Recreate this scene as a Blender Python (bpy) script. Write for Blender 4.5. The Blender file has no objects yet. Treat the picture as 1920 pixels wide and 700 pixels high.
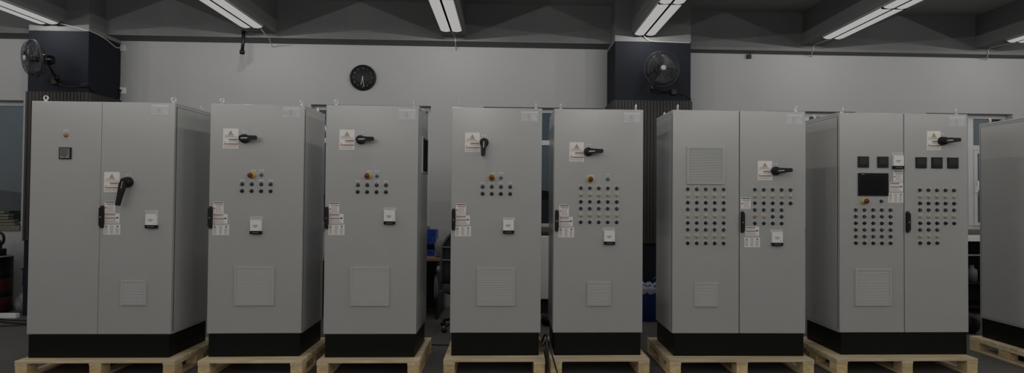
import bpy, bmesh, math, random
from mathutils import Vector, Matrix
PI = math.pi
sc = bpy.context.scene
COL = sc.collection
random.seed(7)

# ------------------------------------------------------------------ materials
def srgb(r, g, b):
    f = lambda c: (c/255/12.92) if c/255 <= .04045 else ((c/255+.055)/1.055)**2.4
    return (f(r), f(g), f(b), 1)
M = {}
def mat(name, col, rough=.5, metal=0, var=0, scale=6, bump=0, bscale=60, emit=None, estr=1, coat=0, stretch=None, spec=.5):
    m = bpy.data.materials.new(name); m.use_nodes = True
    nt = m.node_tree; n = nt.nodes; b = n['Principled BSDF']
    c = col if len(col) == 4 else (*col, 1)
    b.inputs['Base Color'].default_value = c
    b.inputs['Roughness'].default_value = rough
    b.inputs['Metallic'].default_value = metal
    b.inputs['Specular IOR Level'].default_value = spec
    if coat: b.inputs['Coat Weight'].default_value = coat
    tc = n.new('ShaderNodeTexCoord'); mp = n.new('ShaderNodeMapping')
    nt.links.new(tc.outputs['Object'], mp.inputs[0])
    if stretch: mp.inputs['Scale'].default_value = stretch
    no = n.new('ShaderNodeTexNoise'); no.inputs['Scale'].default_value = scale; no.inputs['Detail'].default_value = 6
    nt.links.new(mp.outputs[0], no.inputs[0])
    mx = n.new('ShaderNodeMix'); mx.data_type = 'RGBA'
    v = max(var, .02)
    mx.inputs[6].default_value = tuple(x*(1-v) for x in c[:3])+(1,)
    mx.inputs[7].default_value = tuple(min(1, x*(1+v)) for x in c[:3])+(1,)
    nt.links.new(no.outputs[0], mx.inputs[0]); nt.links.new(mx.outputs[2], b.inputs['Base Color'])
    if bump:
        n2 = n.new('ShaderNodeTexNoise'); n2.inputs['Scale'].default_value = bscale; n2.inputs['Detail'].default_value = 4
        nt.links.new(mp.outputs[0], n2.inputs[0])
        bp = n.new('ShaderNodeBump'); bp.inputs['Strength'].default_value = bump; bp.inputs['Distance'].default_value = .01
        nt.links.new(n2.outputs[0], bp.inputs['Height']); nt.links.new(bp.outputs[0], b.inputs['Normal'])
    if emit:
        b.inputs['Emission Color'].default_value = emit if len(emit) == 4 else (*emit, 1)
        b.inputs['Emission Strength'].default_value = estr
    M[name] = m
    return m

mat('wall_paint', (.415, .415, .415), .8, var=.03, scale=2, bump=.1, bscale=90)
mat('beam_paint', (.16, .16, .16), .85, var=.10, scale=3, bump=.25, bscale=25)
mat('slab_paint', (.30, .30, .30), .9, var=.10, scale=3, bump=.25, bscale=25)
mat('navy_paint', (.012, .0135, .019), .75, var=.06, scale=3, spec=.2)
mat('rib_dark', (.048, .046, .041), .6, spec=.3, var=.08)
mat('cab_paint', (.452, .452, .434), .22, var=.015, scale=3, bump=.03, bscale=300, spec=.85)
mat('plinth', (.0045, .0052, .0032), .5, var=.1, spec=.25)
mat('gasket', (.010, .010, .010), .7)
mat('seam', (.20, .20, .19), .7)
mat('vent_plastic', (.50, .50, .48), .5)
mat('vent_dark', (.11, .11, .105), .8)
mat('black', (.006, .006, .0065), .45, spec=.35)
mat('black_gloss', (.006, .006, .007), .2, spec=.35)
mat('black_btn', (.008, .008, .009), .35)
mat('dark_btn', (.045, .055, .055), .25, coat=.4)
mat('dark_green_btn', (.012, .05, .042), .25, coat=.4)
mat('yellow_btn', (.48, .42, .23), .35, coat=.3)
mat('pink_btn', (.42, .22, .20), .35, coat=.3)
mat('blue_btn', (.11, .13, .16), .3, coat=.3)
mat('red_btn', (.15, .018, .010), .35)
mat('orange_btn', (.48, .20, .11), .35)
mat('estop_yellow', (.60, .46, .09), .45)
mat('white', (.88, .87, .85), .5)
mat('label_white', (.90, .86, .82), .45)
mat('label_grey', (.30, .29, .28), .6)
mat('label_red', (.34, .10, .085), .5)
mat('label_yellow', (.50, .42, .22), .5)
mat('label_dark', (.05, .045, .045), .6)
mat('legend', (.57, .57, .55), .5)
mat('film', (.56, .56, .56), .25)
mat('film_light', (.74, .74, .73), .3)
mat('dark_red', (.05, .010, .009), .4)
mat('steel', (.62, .62, .60), .3, metal=1)
mat('zinc', (.70, .70, .68), .35, metal=.6)
mat('screen', (.030, .032, .031), .25, spec=.3)
mat('screen_dark', (.004, .004, .005), .2, spec=.3)
mat('blue_plastic', (.020, .050, .27), .4, var=.1)
mat('bag_plastic', (.36, .39, .46), .35, var=.3, scale=12, bump=.6, bscale=22)
mat('bag_white', (.20, .20, .21), .4, var=.25, scale=14, bump=.6, bscale=30)
mat('desk_wood', (.30, .20, .125), .5, var=.2, stretch=(1, 12, 12))
mat('desk_dark', (.015, .013, .012), .6)
mat('chair_fabric', (.03, .03, .035), .8, bump=.3, bscale=200)
mat('chair_grey', (.16, .16, .16), .5)
mat('win_white', (.58, .58, .57), .4)
mat('sill_stone', (.15, .15, .105), .5, var=.1)
mat('lamp_body', (.30, .30, .30), .45)
mat('lamp_gap', (0, 0, 0), 1, spec=0)
mat('lamp_end', (.02, .02, .02), .8, spec=0)
mat('lamp_tube', (0, 0, 0), 1, emit=(1, .985, .975), estr=.40, spec=0)
mat('fan_dark', (.012, .012, .013), .45)
mat('fan_wire', (.028, .028, .030), .45)
mat('fan_blade', (.018, .019, .020), .6)
mat('cable_black', (.008, .008, .008), .5)
mat('cable_white', (.45, .45, .43), .5)
mat('ground_green', (.030, .034, .024), .9, var=.3, scale=.3)
mat('hill_grey', (.035, .038, .048), .9, var=.1, scale=.05)
mat('sack', (.16, .15, .11), .8, var=.35, scale=5, stretch=(1, 8, 8))

# floor: worn grey-brown concrete
def floor_mat():
    m = bpy.data.materials.new('floor_concrete'); m.use_nodes = True; nt = m.node_tree; n = nt.nodes; b = n['Principled BSDF']
    tc = n.new('ShaderNodeTexCoord')
    a = n.new('ShaderNodeTexNoise'); a.inputs['Scale'].default_value = 1.3; a.inputs['Detail'].default_value = 9; a.inputs['Roughness'].default_value = .65
    c = n.new('ShaderNodeTexNoise'); c.inputs['Scale'].default_value = 26; c.inputs['Detail'].default_value = 6
    nt.links.new(tc.outputs['Object'], a.inputs[0]); nt.links.new(tc.outputs['Object'], c.inputs[0])
    r = n.new('ShaderNodeValToRGB'); e = r.color_ramp.elements
    e[0].position = .3; e[0].color = (.075, .070, .064, 1); e[1].position = .7; e[1].color = (.14, .132, .122, 1)
    ad = n.new('ShaderNodeMath'); ad.operation = 'MULTIPLY_ADD'; ad.inputs[1].default_value = .45
    nt.links.new(c.outputs[0], ad.inputs[0]); 
    mu = n.new('ShaderNodeMath'); mu.operation = 'MULTIPLY'; mu.inputs[1].default_value = .55
    nt.links.new(a.outputs[0], mu.inputs[0]); nt.links.new(mu.outputs[0], ad.inputs[2])
    nt.links.new(ad.outputs[0], r.inputs[0]); nt.links.new(r.outputs[0], b.inputs['Base Color'])
    b.inputs['Roughness'].default_value = .55
    bp = n.new('ShaderNodeBump'); bp.inputs['Strength'].default_value = .2; bp.inputs['Distance'].default_value = .01
    nt.links.new(c.outputs[0], bp.inputs['Height']); nt.links.new(bp.outputs[0], b.inputs['Normal'])
    M['floor'] = m
floor_mat()

def wood_mat(name, c0, c1, stretch):
    m = bpy.data.materials.new(name); m.use_nodes = True; nt = m.node_tree; n = nt.nodes; b = n['Principled BSDF']
    tc = n.new('ShaderNodeTexCoord'); mp = n.new('ShaderNodeMapping'); mp.inputs['Scale'].default_value = stretch
    oi = n.new('ShaderNodeObjectInfo')
    ad = n.new('ShaderNodeVectorMath'); ad.operation = 'ADD'
    cm = n.new('ShaderNodeCombineXYZ'); ml = n.new('ShaderNodeMath'); ml.operation = 'MULTIPLY'; ml.inputs[1].default_value = 37
    nt.links.new(oi.outputs['Random'], ml.inputs[0])
    for k in range(3): nt.links.new(ml.outputs[0], cm.inputs[k])
    nt.links.new(tc.outputs['Object'], ad.inputs[0]); nt.links.new(cm.outputs[0], ad.inputs[1])
    nt.links.new(ad.outputs[0], mp.inputs[0])
    a = n.new('ShaderNodeTexNoise'); a.inputs['Scale'].default_value = 3; a.inputs['Detail'].default_value = 8; a.inputs['Distortion'].default_value = .6
    nt.links.new(mp.outputs[0], a.inputs[0])
    r = n.new('ShaderNodeValToRGB'); e = r.color_ramp.elements
    e[0].position = .32; e[0].color = (*c0, 1); e[1].position = .68; e[1].color = (*c1, 1)
    nt.links.new(a.outputs[0], r.inputs[0])
    hv = n.new('ShaderNodeHueSaturation'); rm = n.new('ShaderNodeMapRange'); rm.inputs[3].default_value = .8; rm.inputs[4].default_value = 1.15
    nt.links.new(oi.outputs['Random'], rm.inputs[0]); nt.links.new(rm.outputs[0], hv.inputs['Value'])
    nt.links.new(r.outputs[0], hv.inputs['Color']); nt.links.new(hv.outputs[0], b.inputs['Base Color'])
    b.inputs['Roughness'].default_value = .75
    M[name] = m
wood_mat('pine_x', (.62, .47, .28), (.84, .71, .48), (1, 14, 14))
wood_mat('pine_y', (.62, .47, .28), (.84, .71, .48), (14, 1, 14))
wood_mat('pine_block', (.62, .44, .20), (.86, .68, .38), (5, 2, 9))

def glass_mat():
    m = bpy.data.materials.new('window_glass'); m.use_nodes = True; nt = m.node_tree; n = nt.nodes
    for x in list(n):
        if x.type != 'OUTPUT_MATERIAL': n.remove(x)
    out = n['Material Output']
    t = n.new('ShaderNodeBsdfTransparent'); t.inputs[0].default_value = (.85, .9, .92, 1)
    g = n.new('ShaderNodeBsdfGlossy'); g.inputs['Roughness'].default_value = .03
    f = n.new('ShaderNodeFresnel'); f.inputs['IOR'].default_value = 1.5
    mx = n.new('ShaderNodeMixShader')
    nt.links.new(f.outputs[0], mx.inputs[0]); nt.links.new(t.outputs[0], mx.inputs[1]); nt.links.new(g.outputs[0], mx.inputs[2])
    nt.links.new(mx.outputs[0], out.inputs[0]); M['glass'] = m
glass_mat()

# ------------------------------------------------------------------ mesh helpers
class MB:
    def __init__(s): s.bm = bmesh.new(); s.mats = []; s.cur = 0
    def m(s, name):
        if name not in s.mats: s.mats.append(name)
        s.cur = s.mats.index(name); return s
    def _t(s, fs, smooth=False):
        for f in fs: f.material_index = s.cur; f.smooth = smooth
    def box(s, x0, x1, y0, y1, z0, z1, rot=None, c=None):
        v = [s.bm.verts.new((x, y, z)) for x in (x0, x1) for y in (y0, y1) for z in (z0, z1)]
        q = [(0,1,3,2),(4,6,7,5),(0,4,5,1),(2,3,7,6),(0,2,6,4),(1,5,7,3)]
        fs = [s.bm.faces.new([v[i] for i in k]) for k in q]
        s._t(fs)
        if rot is not None:
            cc = Vector(c) if c else Vector(((x0+x1)/2, (y0+y1)/2, (z0+z1)/2))
            for w in v: w.co = cc + rot @ (w.co-cc)
        return s
    def prism(s, pts, y0, y1, axis='y'):
        # polygon of (a, b) extruded; axis y: (x, z); axis x: (y, z); axis z: (x, y)
        def P(a, b, t): return (a, t, b) if axis == 'y' else ((t, a, b) if axis == 'x' else (a, b, t))
        A = [s.bm.verts.new(P(a, b, y0)) for a, b in pts]; B = [s.bm.verts.new(P(a, b, y1)) for a, b in pts]
        n = len(pts); fs = [s.bm.faces.new(A), s.bm.faces.new(B[::-1])]
        for i in range(n): fs.append(s.bm.faces.new((A[i], B[i], B[(i+1) % n], A[(i+1) % n])))
        s._t(fs); return s
    def lathe(s, prof, o=(0,0,0), d=(0,0,1), seg=20, smooth=True):
        # prof: (radius, height) pairs; both ends closed when radius 0
        d = Vector(d).normalized(); u = d.orthogonal().normalized(); w = d.cross(u); o = Vector(o)
        rings = []
        for r, h in prof:
            if r < 1e-6: rings.append([s.bm.verts.new(o+d*h)])
            else: rings.append([s.bm.verts.new(o+d*h+(u*math.cos(2*PI*k/seg)+w*math.sin(2*PI*k/seg))*r) for k in range(seg)])
        for a, b in zip(rings, rings[1:]):
            if len(a) == 1 and len(b) == 1: continue
            for k in range(seg):
                k2 = (k+1) % seg
                if len(a) == 1: f = s.bm.faces.new((a[0], b[k], b[k2]))
                elif len(b) == 1: f = s.bm.faces.new((a[k], b[0], a[k2]))
                else: f = s.bm.faces.new((a[k], b[k], b[k2], a[k2]))
                f.material_index = s.cur; f.smooth = smooth
        return s
    def cyl(s, o, d, r, h, seg=16, smooth=True):
        return s.lathe([(0, 0), (r, 0), (r, h), (0, h)], o, d, seg, smooth)
    def tube(s, pts, r, seg=8, closed=False):
        P = [Vector(p) for p in pts]; n = len(P); rings = []
        prev = None
        for i in range(n):
            if closed: t = (P[(i+1) % n]-P[i-1]).normalized()
            else: t = (P[min(i+1, n-1)]-P[max(i-1, 0)]).normalized()
            if prev is None: u = t.orthogonal().normalized()
            else:
                u = prev-t*prev.dot(t)
                u = u.normalized() if u.length > 1e-6 else t.orthogonal().normalized()
            prev = u; w = t.cross(u)
            rr = r[i] if isinstance(r, (list, tuple)) else r
            rings.append([s.bm.verts.new(P[i]+(u*math.cos(2*PI*k/seg)+w*math.sin(2*PI*k/seg))*rr) for k in range(seg)])
        pairs = list(zip(rings, rings[1:]))
        if closed: pairs.append((rings[-1], rings[0]))
        for a, b in pairs:
            for k in range(seg):
                f = s.bm.faces.new((a[k], a[(k+1) % seg], b[(k+1) % seg], b[k])); f.material_index = s.cur; f.smooth = True
        if not closed:
            s._t([s.bm.faces.new(rings[0][::-1]), s.bm.faces.new(rings[-1])])
        return s
    def mesh(s, name):
        bmesh.ops.recalc_face_normals(s.bm, faces=s.bm.faces)
        me = bpy.data.meshes.new(name); s.bm.to_mesh(me); s.bm.free()
        for k in s.mats: me.materials.append(M[k])
        return me
    def build(s, name, parent=None, loc=None, bevel=0, seg=2, rot=None):
        return link(name, s.mesh(name), parent, loc, bevel, seg, rot)
def link(name, me, parent=None, loc=None, bevel=0, seg=2, rot=None):
    o = bpy.data.objects.new(name, me); COL.objects.link(o)
    if parent: o.parent = parent
    if loc is not None: o.location = loc
    if rot is not None: o.rotation_euler = rot
    if bevel:
        b = o.modifiers.new('bevel', 'BEVEL'); b.width = bevel; b.segments = seg; b.limit_method = 'ANGLE'; b.angle_limit = .6
        b.harden_normals = False
    return o
def tag(o, label=None, cat=None, group=None, kind=None):
    if label: o['label'] = label
    if cat: o['category'] = cat
    if group: o['group'] = group
    if kind: o['kind'] = kind
    return o
def thing(name, label, cat, loc=(0,0,0), rz=0, group=None, kind=None):
    o = bpy.data.objects.new(name, None); COL.objects.link(o); o.location = loc; o.rotation_euler = (0, 0, rz)
    o.empty_display_size = .1
    return tag(o, label, cat, group, kind)
def smooth_path(pts, n=8):
    P = [Vector(p) for p in pts]; out = []
    for i in range(len(P)-1):
        p0 = P[max(i-1, 0)]; p1 = P[i]; p2 = P[i+1]; p3 = P[min(i+2, len(P)-1)]
        for k in range(n):
            t = k/n
            out.append(.5*((2*p1)+(-p0+p2)*t+(2*p0-5*p1+4*p2-p3)*t*t+(-p0+3*p1-3*p2+p3)*t**3))
    out.append(P[-1]); return out
def cable(name, label, pts, r, m='cable_black', group=None, cat='cable', n=8, parent=None):
    o = MB().m(m).tube(smooth_path(pts, n), r, 8).build(name, parent)
    return tag(o, label, cat, group) if label else o

# ------------------------------------------------------------------ camera (real lens, level rig on a stand)
f_px, cx, cy, yaw, pitch, roll, hcam = 1059.39, 993.55, 352.06, -.0384, .0174, .0078, 1.545
F = Vector((-math.sin(yaw), math.cos(yaw), 0)); R = Vector((math.cos(yaw), math.sin(yaw), 0)); U = Vector((0, 0, 1))
F2 = F*math.cos(pitch)+U*math.sin(pitch); U2 = -F*math.sin(pitch)+U*math.cos(pitch)
R3 = R*math.cos(roll)+U2*math.sin(roll); U3 = -R*math.sin(roll)+U2*math.cos(roll)
cam = bpy.data.cameras.new('camera'); co = bpy.data.objects.new('camera', cam); COL.objects.link(co)
mw = Matrix((R3, U3, -F2)).transposed().to_4x4(); mw.translation = (0, 0, hcam); co.matrix_world = mw
cam.sensor_width = 36; cam.lens = f_px/1920*36
cam.shift_x = -(cx-960)/1920; cam.shift_y = (cy-350)/1920
cam.clip_end = 3000
sc.camera = co

# ------------------------------------------------------------------ setting
XL, XR, YB, YF = -10.5, 10.5, 8.0, -9.0
ZS = 4.19                                   # slab underside
WIN = [(1, -8.60, -6.66, 1.08), (2, -2.77, -1.10, 1.10), (3, -.36, 1.35, 1.10), (4, 3.72, 5.03, 1.10), (5, 6.085, 7.40, 1.10)]
ZT = 2.825
w = MB().m('wall_paint')
xs = [XL]
for _, a, b, zs in WIN:
    w.box(xs[-1], a, YB, YB+.24, 0, ZS)
    w.box(a, b, YB, YB+.24, 0, zs); w.box(a, b, YB, YB+.24, ZT, ZS); xs.append(b)
w.box(xs[-1], XR, YB, YB+.24, 0, ZS)
tag(w.build('wall_back'), 'white plastered wall with windows behind the row of cabinets', 'wall', kind='structure')
tag(MB().m('wall_paint').box(XL-.2, XL, YF, YB+.24, 0, ZS).build('wall_left'), 'plain white side wall at the left end of the workshop', 'wall', kind='structure')
tag(MB().m('wall_paint').box(XR, XR+.2, YF, YB+.24, 0, ZS).build('wall_right'), 'plain white side wall at the right end of the workshop', 'wall', kind='structure')
tag(MB().m('wall_paint').box(XL-.2, XR+.2, YF-.2, YF, 0, ZS).build('wall_front'), 'plain white wall facing the row of cabinets', 'wall', kind='structure')
tag(MB().m('floor').box(XL-.2, XR+.2, YF-.2, YB+.24, -.15, 0).build('floor'), 'worn grey brown concrete workshop floor', 'floor', kind='structure')
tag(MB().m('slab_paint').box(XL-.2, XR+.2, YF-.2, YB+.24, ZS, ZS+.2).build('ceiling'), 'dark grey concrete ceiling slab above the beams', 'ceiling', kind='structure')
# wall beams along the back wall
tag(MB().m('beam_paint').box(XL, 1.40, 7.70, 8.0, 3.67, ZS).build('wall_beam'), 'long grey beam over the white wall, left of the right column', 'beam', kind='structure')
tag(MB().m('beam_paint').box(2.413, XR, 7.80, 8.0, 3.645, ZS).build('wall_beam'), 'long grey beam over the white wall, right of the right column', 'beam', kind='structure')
BX = [-8.49, -5.97, -3.44, -.905, 1.620, 4.140, 6.665, 9.19]   # left edges, 0.3 wide
where = ['beyond the left edge', 'running over the left column', 'second from the left, left of the wall clock', 'right of the wall clock',
         'ending on the right column', 'right of the right column', 'at the right edge of the view', 'beyond the right edge']
for i, x in enumerate(BX):
    yend = 7.40 if i in (1, 4) else (7.80 if x > 2.4 else 7.70)
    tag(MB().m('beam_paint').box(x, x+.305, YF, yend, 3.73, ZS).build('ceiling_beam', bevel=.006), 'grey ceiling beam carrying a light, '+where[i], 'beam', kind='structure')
# columns: grey above, dark navy paint, ribbed cladding around the lower part
def column(x0, x1, lab):
    t = thing('column', lab, 'column', ((x0+x1)/2, 7.7, 0), kind='structure')
    h = (x1-x0)/2
    MB().m('beam_paint').box(-h, h, -.3, .3, 3.625, ZS).build('column_head', t)
    MB().m('navy_paint').box(-h, h, -.3, .3, 0, 3.625).build('column_shaft', t, bevel=.004)
    b = MB().m('rib_dark')
    # back sheet + raised ribs, on front and both sides
    b.box(-h-.012, h+.012, -.312, -.3, .95, 2.84)
    b.box(-h-.012, -h, -.3, .298, .95, 2.84); b.box(h, h+.012, -.3, .298, .95, 2.84)
    k = -h
    while k < h-.01:
        b.prism([(k, -.312), (k+.006, -.328), (k+.022, -.328), (k+.028, -.312)], .95, 2.84, 'z'); k += .043
    k = -.29
    while k < .27:
        for s in (-1, 1):
            X = s*(h+.012); Xo = s*(h+.028)
            b.prism([(X, k), (Xo, k+.006), (Xo, k+.022), (X, k+.028)], .95, 2.84, 'z')
        k += .043
    b.build('ribbed_cladding', t)
    return t
column(-6.116, -5.371, 'square dark navy column at the left with a fan turned sideways')
column(1.399, 2.413, 'wide dark navy column between the fifth and sixth cabinets, with a front facing fan')

# windows
def window(n, a, b, zs, mull, trans, lab):
    t = thing('window_%d' % n, lab, 'window', ((a+b)/2, YB+.12, zs), kind='structure')
    h = (b-a)/2; H = ZT-zs; fw = .055
    f = MB().m('win_white')
    f.box(-h, h, 0, .06, 0, .07); f.box(-h, h, 0, .06, H-.06, H)
    f.box(-h, -h+fw, 0, .06, .07, H-.06); f.box(h-fw, h, 0, .06, .07, H-.06)
    for x in mull: f.box(x-(a+b)/2-.04, x-(a+b)/2+.04, -.005, .065, .07, H-.06)
    if trans: 
        segs = [-h+fw]+sum([[x-(a+b)/2-.04, x-(a+b)/2+.04] for x in mull], [])+[h-fw]
        for p, q in zip(segs[::2], segs[1::2]): f.box(p, q, 0, .06, trans-zs-.035, trans-zs+.035)
    f.build('window_frame', t, bevel=.004)
    MB().m('glass').box(-h+.03, h-.03, .028, .034, .03, H-.03).build('glass_pane', t)
    MB().m('sill_stone').box(-h, h, -.14, .0, -.045, .025).build('window_sill', t)
    if n == 5:
        # opening casement with its handle on the right sash
        c = 6.855-(a+b)/2
        c2 = MB().m('win_white')
        x0, x1, z0, z1 = c+.04, h-fw, .075, trans-zs-.04
        c2.box(x0, x0+.05, -.02, .03, z0, z1); c2.box(x1-.05, x1, -.02, .03, z0, z1); c2.box(x0+.05, x1-.05, -.02, .03, z0, z0+.05); c2.box(x0+.05, x1-.05, -.02, .03, z1-.05, z1)
        c2.build('casement', t, bevel=.003)
        MB().m('white').box(c+.052, c+.078, -.045, -.02, .57, .66).box(c+.058, c+.074, -.065, -.045, .60, .74).build('window_handle', t, bevel=.004)
    return t
window(1, *WIN[0][1:], [-7.7], None, 'large window at the far left looking out on a grey sky')
window(2, *WIN[1][1:], [-1.95], 2.335, 'window behind the second and third cabinets, only its top edge showing')
window(3, *WIN[2][1:], [.10], 2.335, 'window in the gap between the fourth and fifth cabinets')
window(4, *WIN[3][1:], [4.37], 2.335, 'window behind the sixth and seventh cabinets, only its head showing')
window(5, *WIN[4][1:], [6.855], 2.335, 'white framed window with a handle, between the last two cabinets')

# outside
tag(MB().m('ground_green').box(-1500, 1500, 8.3, 900, -1.2, -1).build('ground'), 'flat dark green land outside the windows', 'ground', kind='structure')
hb = MB().m('hill_grey'); pts = [(-1300, -1)]; x = -1300
while x <= 1000:
    pts.append((x, 5+4*math.sin(x*.013)+3*math.sin(x*.037+1)+2*random.random())); x += 20
pts.append((1000, -1)); hb.prism(pts, 700, 760)
tag(hb.build('hills'), 'low dark ridge on the horizon beyond the left window', 'hills', kind='structure')

# ------------------------------------------------------------------ ceiling lights
def diffuser_mesh(x0):
    b = MB().m('lamp_tube'); n = 8; L = 1.17
    w_, d = .1305, .014
    pts = [(x0+w_*k/n, -.008-d*math.sin(PI*k/n)) for k in range(n+1)]
    pts = [(x0, 0)]+pts+[(x0+w_, 0)]
    b.prism(pts, -L/2, L/2); return b.mesh('diffuser')
DM = [diffuser_mesh(-.133), diffuser_mesh(.0025)]
hm = MB().m('lamp_body').box(-.14, .14, -.6, .6, 0, .03).m('lamp_gap').box(-.012, .012, -.59, .59, -.012, 0).mesh('housing')
em = MB().m('lamp_end').box(-.137, .137, -.005, .005, -.016, .0).mesh('end_cap')
def fixture(x, y, label):
    t = thing('ceiling_light', label, 'ceiling light', (x, y, 3.70), group='fluorescent lights under the ceiling beams')
    link('housing', hm, t); link('diffuser', DM[0], t); link('diffuser', DM[1], t)
    link('end_cap', em, t, (0, .593, 0)); link('end_cap', em, t, (0, -.593, 0))
    return t
names = {1: 'above the left column', 2: 'second from the left, nearest the hanging black pipe', 3: 'right of the wall clock', 4: 'ending above the right column',
         5: 'first one right of the right column', 6: 'at the right edge of the view'}
P_PT, P_ROW = 4.1, 9.8
def point(x, y, z, e):
    l = bpy.data.lights.new('tube_glow', 'POINT'); l.energy = e; l.shadow_soft_size = 0; l.color = (1, .985, .97)
    o = bpy.data.objects.new('tube_glow', l); COL.objects.link(o); o.location = (x, y, z)
for i, bx in enumerate(BX):
    xc = bx+.1525
    if 1 <= i <= 6:
        fixture(xc, 6.72, 'twin tube fluorescent light under the beam, '+names[i])
        if i in (4, 5): fixture(xc, 5.515, 'next twin tube light nearer the camera, '+names[i].replace('ending ', '').replace('first one ', ''))
    for y in (7.1, 6.7, 6.3, 5.9, 5.5, 5.1): point(xc, y, 3.671, P_PT)
    for y in (4.3, 3.1, 1.9, .7, -.5, -1.7, -2.9, -4.1, -5.3, -6.5): point(xc, y, 3.671, P_ROW)

# ------------------------------------------------------------------ cabinet hardware meshes (local: front face at y=0, -y towards the room)
def btn_mesh(name, m, dome=False, r=.0165):
    b = MB().m('black' if not dome else m).lathe([(0, 0), (r, 0), (r, .004), (r*.9, .007), (0, .007)], d=(0, -1, 0), seg=18)
    b.m(m)
    if dome: b.lathe([(0, .005), (r*.82, .005), (r*.82, .012), (r*.6, .018), (r*.3, .021), (0, .022)], d=(0, -1, 0), seg=18)
    else: b.lathe([(0, .005), (r*.74, .005), (r*.74, .015), (r*.66, .017), (0, .017)], d=(0, -1, 0), seg=18)
    return b.mesh(name)
BT = {'D': btn_mesh('push_button_dark', 'dark_btn'), 'K': btn_mesh('push_button_black', 'black_btn'), 'G': btn_mesh('push_button_green', 'dark_green_btn'),
      'U': btn_mesh('push_button_blue', 'blue_btn', True, .0155), 'Y': btn_mesh('indicator_yellow', 'yellow_btn', True), 'P': btn_mesh('indicator_pink', 'pink_btn', True),
      'O': btn_mesh('indicator_orange', 'orange_btn', True, .019)}
BNAME = dict(D='push_button', K='push_button', G='push_button', U='push_button', Y='indicator_lamp', P='indicator_lamp', O='indicator_lamp')
lp_plate = MB().m('legend').box(-.018, .018, -.0015, 0, -.020, .029).m('label_grey').box(-.012, .012, -.002, -.0015, .021, .024).mesh('legend_plate')
lp_strip = MB().m('film_light').box(-.020, -.003, -.0015, 0, -.004, .004).box(.003, .020, -.0015, 0, -.004, .004).mesh('legend_strip')
estop_c = MB().m('estop_yellow').lathe([(0, 0), (.031, 0), (.031, .004), (.020, .007), (.018, .026), (0, .026)], d=(0, -1, 0), seg=22).mesh('emergency_stop_collar')
estop_h = MB().m('red_btn').lathe([(0, .02), (.012, .02), (.013, .032), (.021, .036), (.0225, .042), (.020, .050), (.012, .055), (0, .056)], d=(0, -1, 0), seg=22).mesh('emergency_stop_head')

def tri(b, cx_, cz, s, m, y=-.0016):
    b.m(m).prism([(cx_-s/2, cz-s*.4), (cx_+s/2, cz-s*.4), (cx_, cz+s*.46)], y-.0004, -.001)
def lines(b, x0, x1, z0, z1, n, m, th=.0022, j=.25, seed=1):
    rnd = random.Random(seed); b.m(m)
    for k in range(n):
        z = z1-(z1-z0)*(k+.5)/n
        b.box(x0, x1-(x1-x0)*j*rnd.random(), -.0018, -.001, z-th/2, z+th/2)
# warning label 0.13 x 0.174, centred
b = MB().m('label_white').box(-.065, .065, -.001, 0, -.087, .087)
tri(b, 0, .050, .048, 'label_yellow'); b.m('label_grey').box(-.0025, .0025, -.0026, -.0015, .044, .060).box(-.0025, .0025, -.0026, -.0015, .037, .041)
lines(b, -.050, .052, .012, .030, 3, 'label_grey', seed=2)
b.m('label_grey').box(-.062, .062, -.0016, -.001, .004, .006)
b.m('label_red').box(-.015, .060, -.0018, -.001, -.014, -.005); lines(b, -.015, .060, -.032, -.017, 2, 'label_grey', seed=3)
b.m('label_red').box(-.034, .060, -.0018, -.001, -.053, -.044); tri(b, -.047, -.042, .030, 'label_yellow'); lines(b, -.058, .058, -.080, -.058, 3, 'label_grey', seed=4)
warn_me = b.mesh('warning_label')
b = MB().m('label_white').box(-.044, .044, -.001, 0, -.051, .051).m('label_dark').box(-.040, .040, -.0018, -.001, .038, .046)
b.m('label_red').box(-.030, .038, -.0018, -.001, .022, .028); lines(b, -.022, .040, -.044, .016, 8, 'label_grey', seed=5); tri(b, -.033, -.004, .018, 'label_red')
labT = b.mesh('instruction_label')
b = MB().m('label_white').box(-.062, .062, -.001, 0, -.041, .041).m('label_dark').box(-.056, .026, -.0018, -.001, .029, .035)
b.m('label_red').box(-.056, .034, -.0018, -.001, -.004, .004); lines(b, -.056, .050, -.036, -.010, 4, 'label_grey', seed=6); lines(b, -.056, .03, .010, .026, 2, 'label_grey', seed=7)
b.m('label_dark').cyl((.044, -.0012, .004), (0, -1, 0), .008, .0006)
labM = b.mesh('instruction_label')
b = MB().m('label_white').box(-.070, .070, -.001, 0, -.047, .047)
b.m('label_dark').box(-.065, .065, -.0018, -.001, .040, .043)
for k, x0 in enumerate((-.064, -.016, .030)):
    lines(b, x0, x0+.032, -.040, (.012 if k != 1 else .034), (7 if k != 1 else 10), 'label_grey', th=.0028, seed=8+k)
tri(b, -.048, .024, .020, 'label_red'); b.m('label_dark').cyl((.046, -.0012, .024), (0, -1, 0), .007, .0006)
labB = b.mesh('instruction_label')
# nameplate 0.157 x 0.098, semi glossy film
b = MB().m('film').box(-.0785, .0785, -.0012, 0, -.049, .049).m('film_light').box(-.070, .070, -.0018, -.0012, .030, .040)
lines(b, -.066, -.012, -.036, .022, 6, 'film_light', th=.005, seed=12); lines(b, .006, .068, -.036, .022, 6, 'film_light', th=.005, seed=13)
lines(b, -.066, .06, -.030, .018, 4, 'seam', th=.0016, seed=14)
plate_me = b.mesh('rating_plate')
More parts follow.
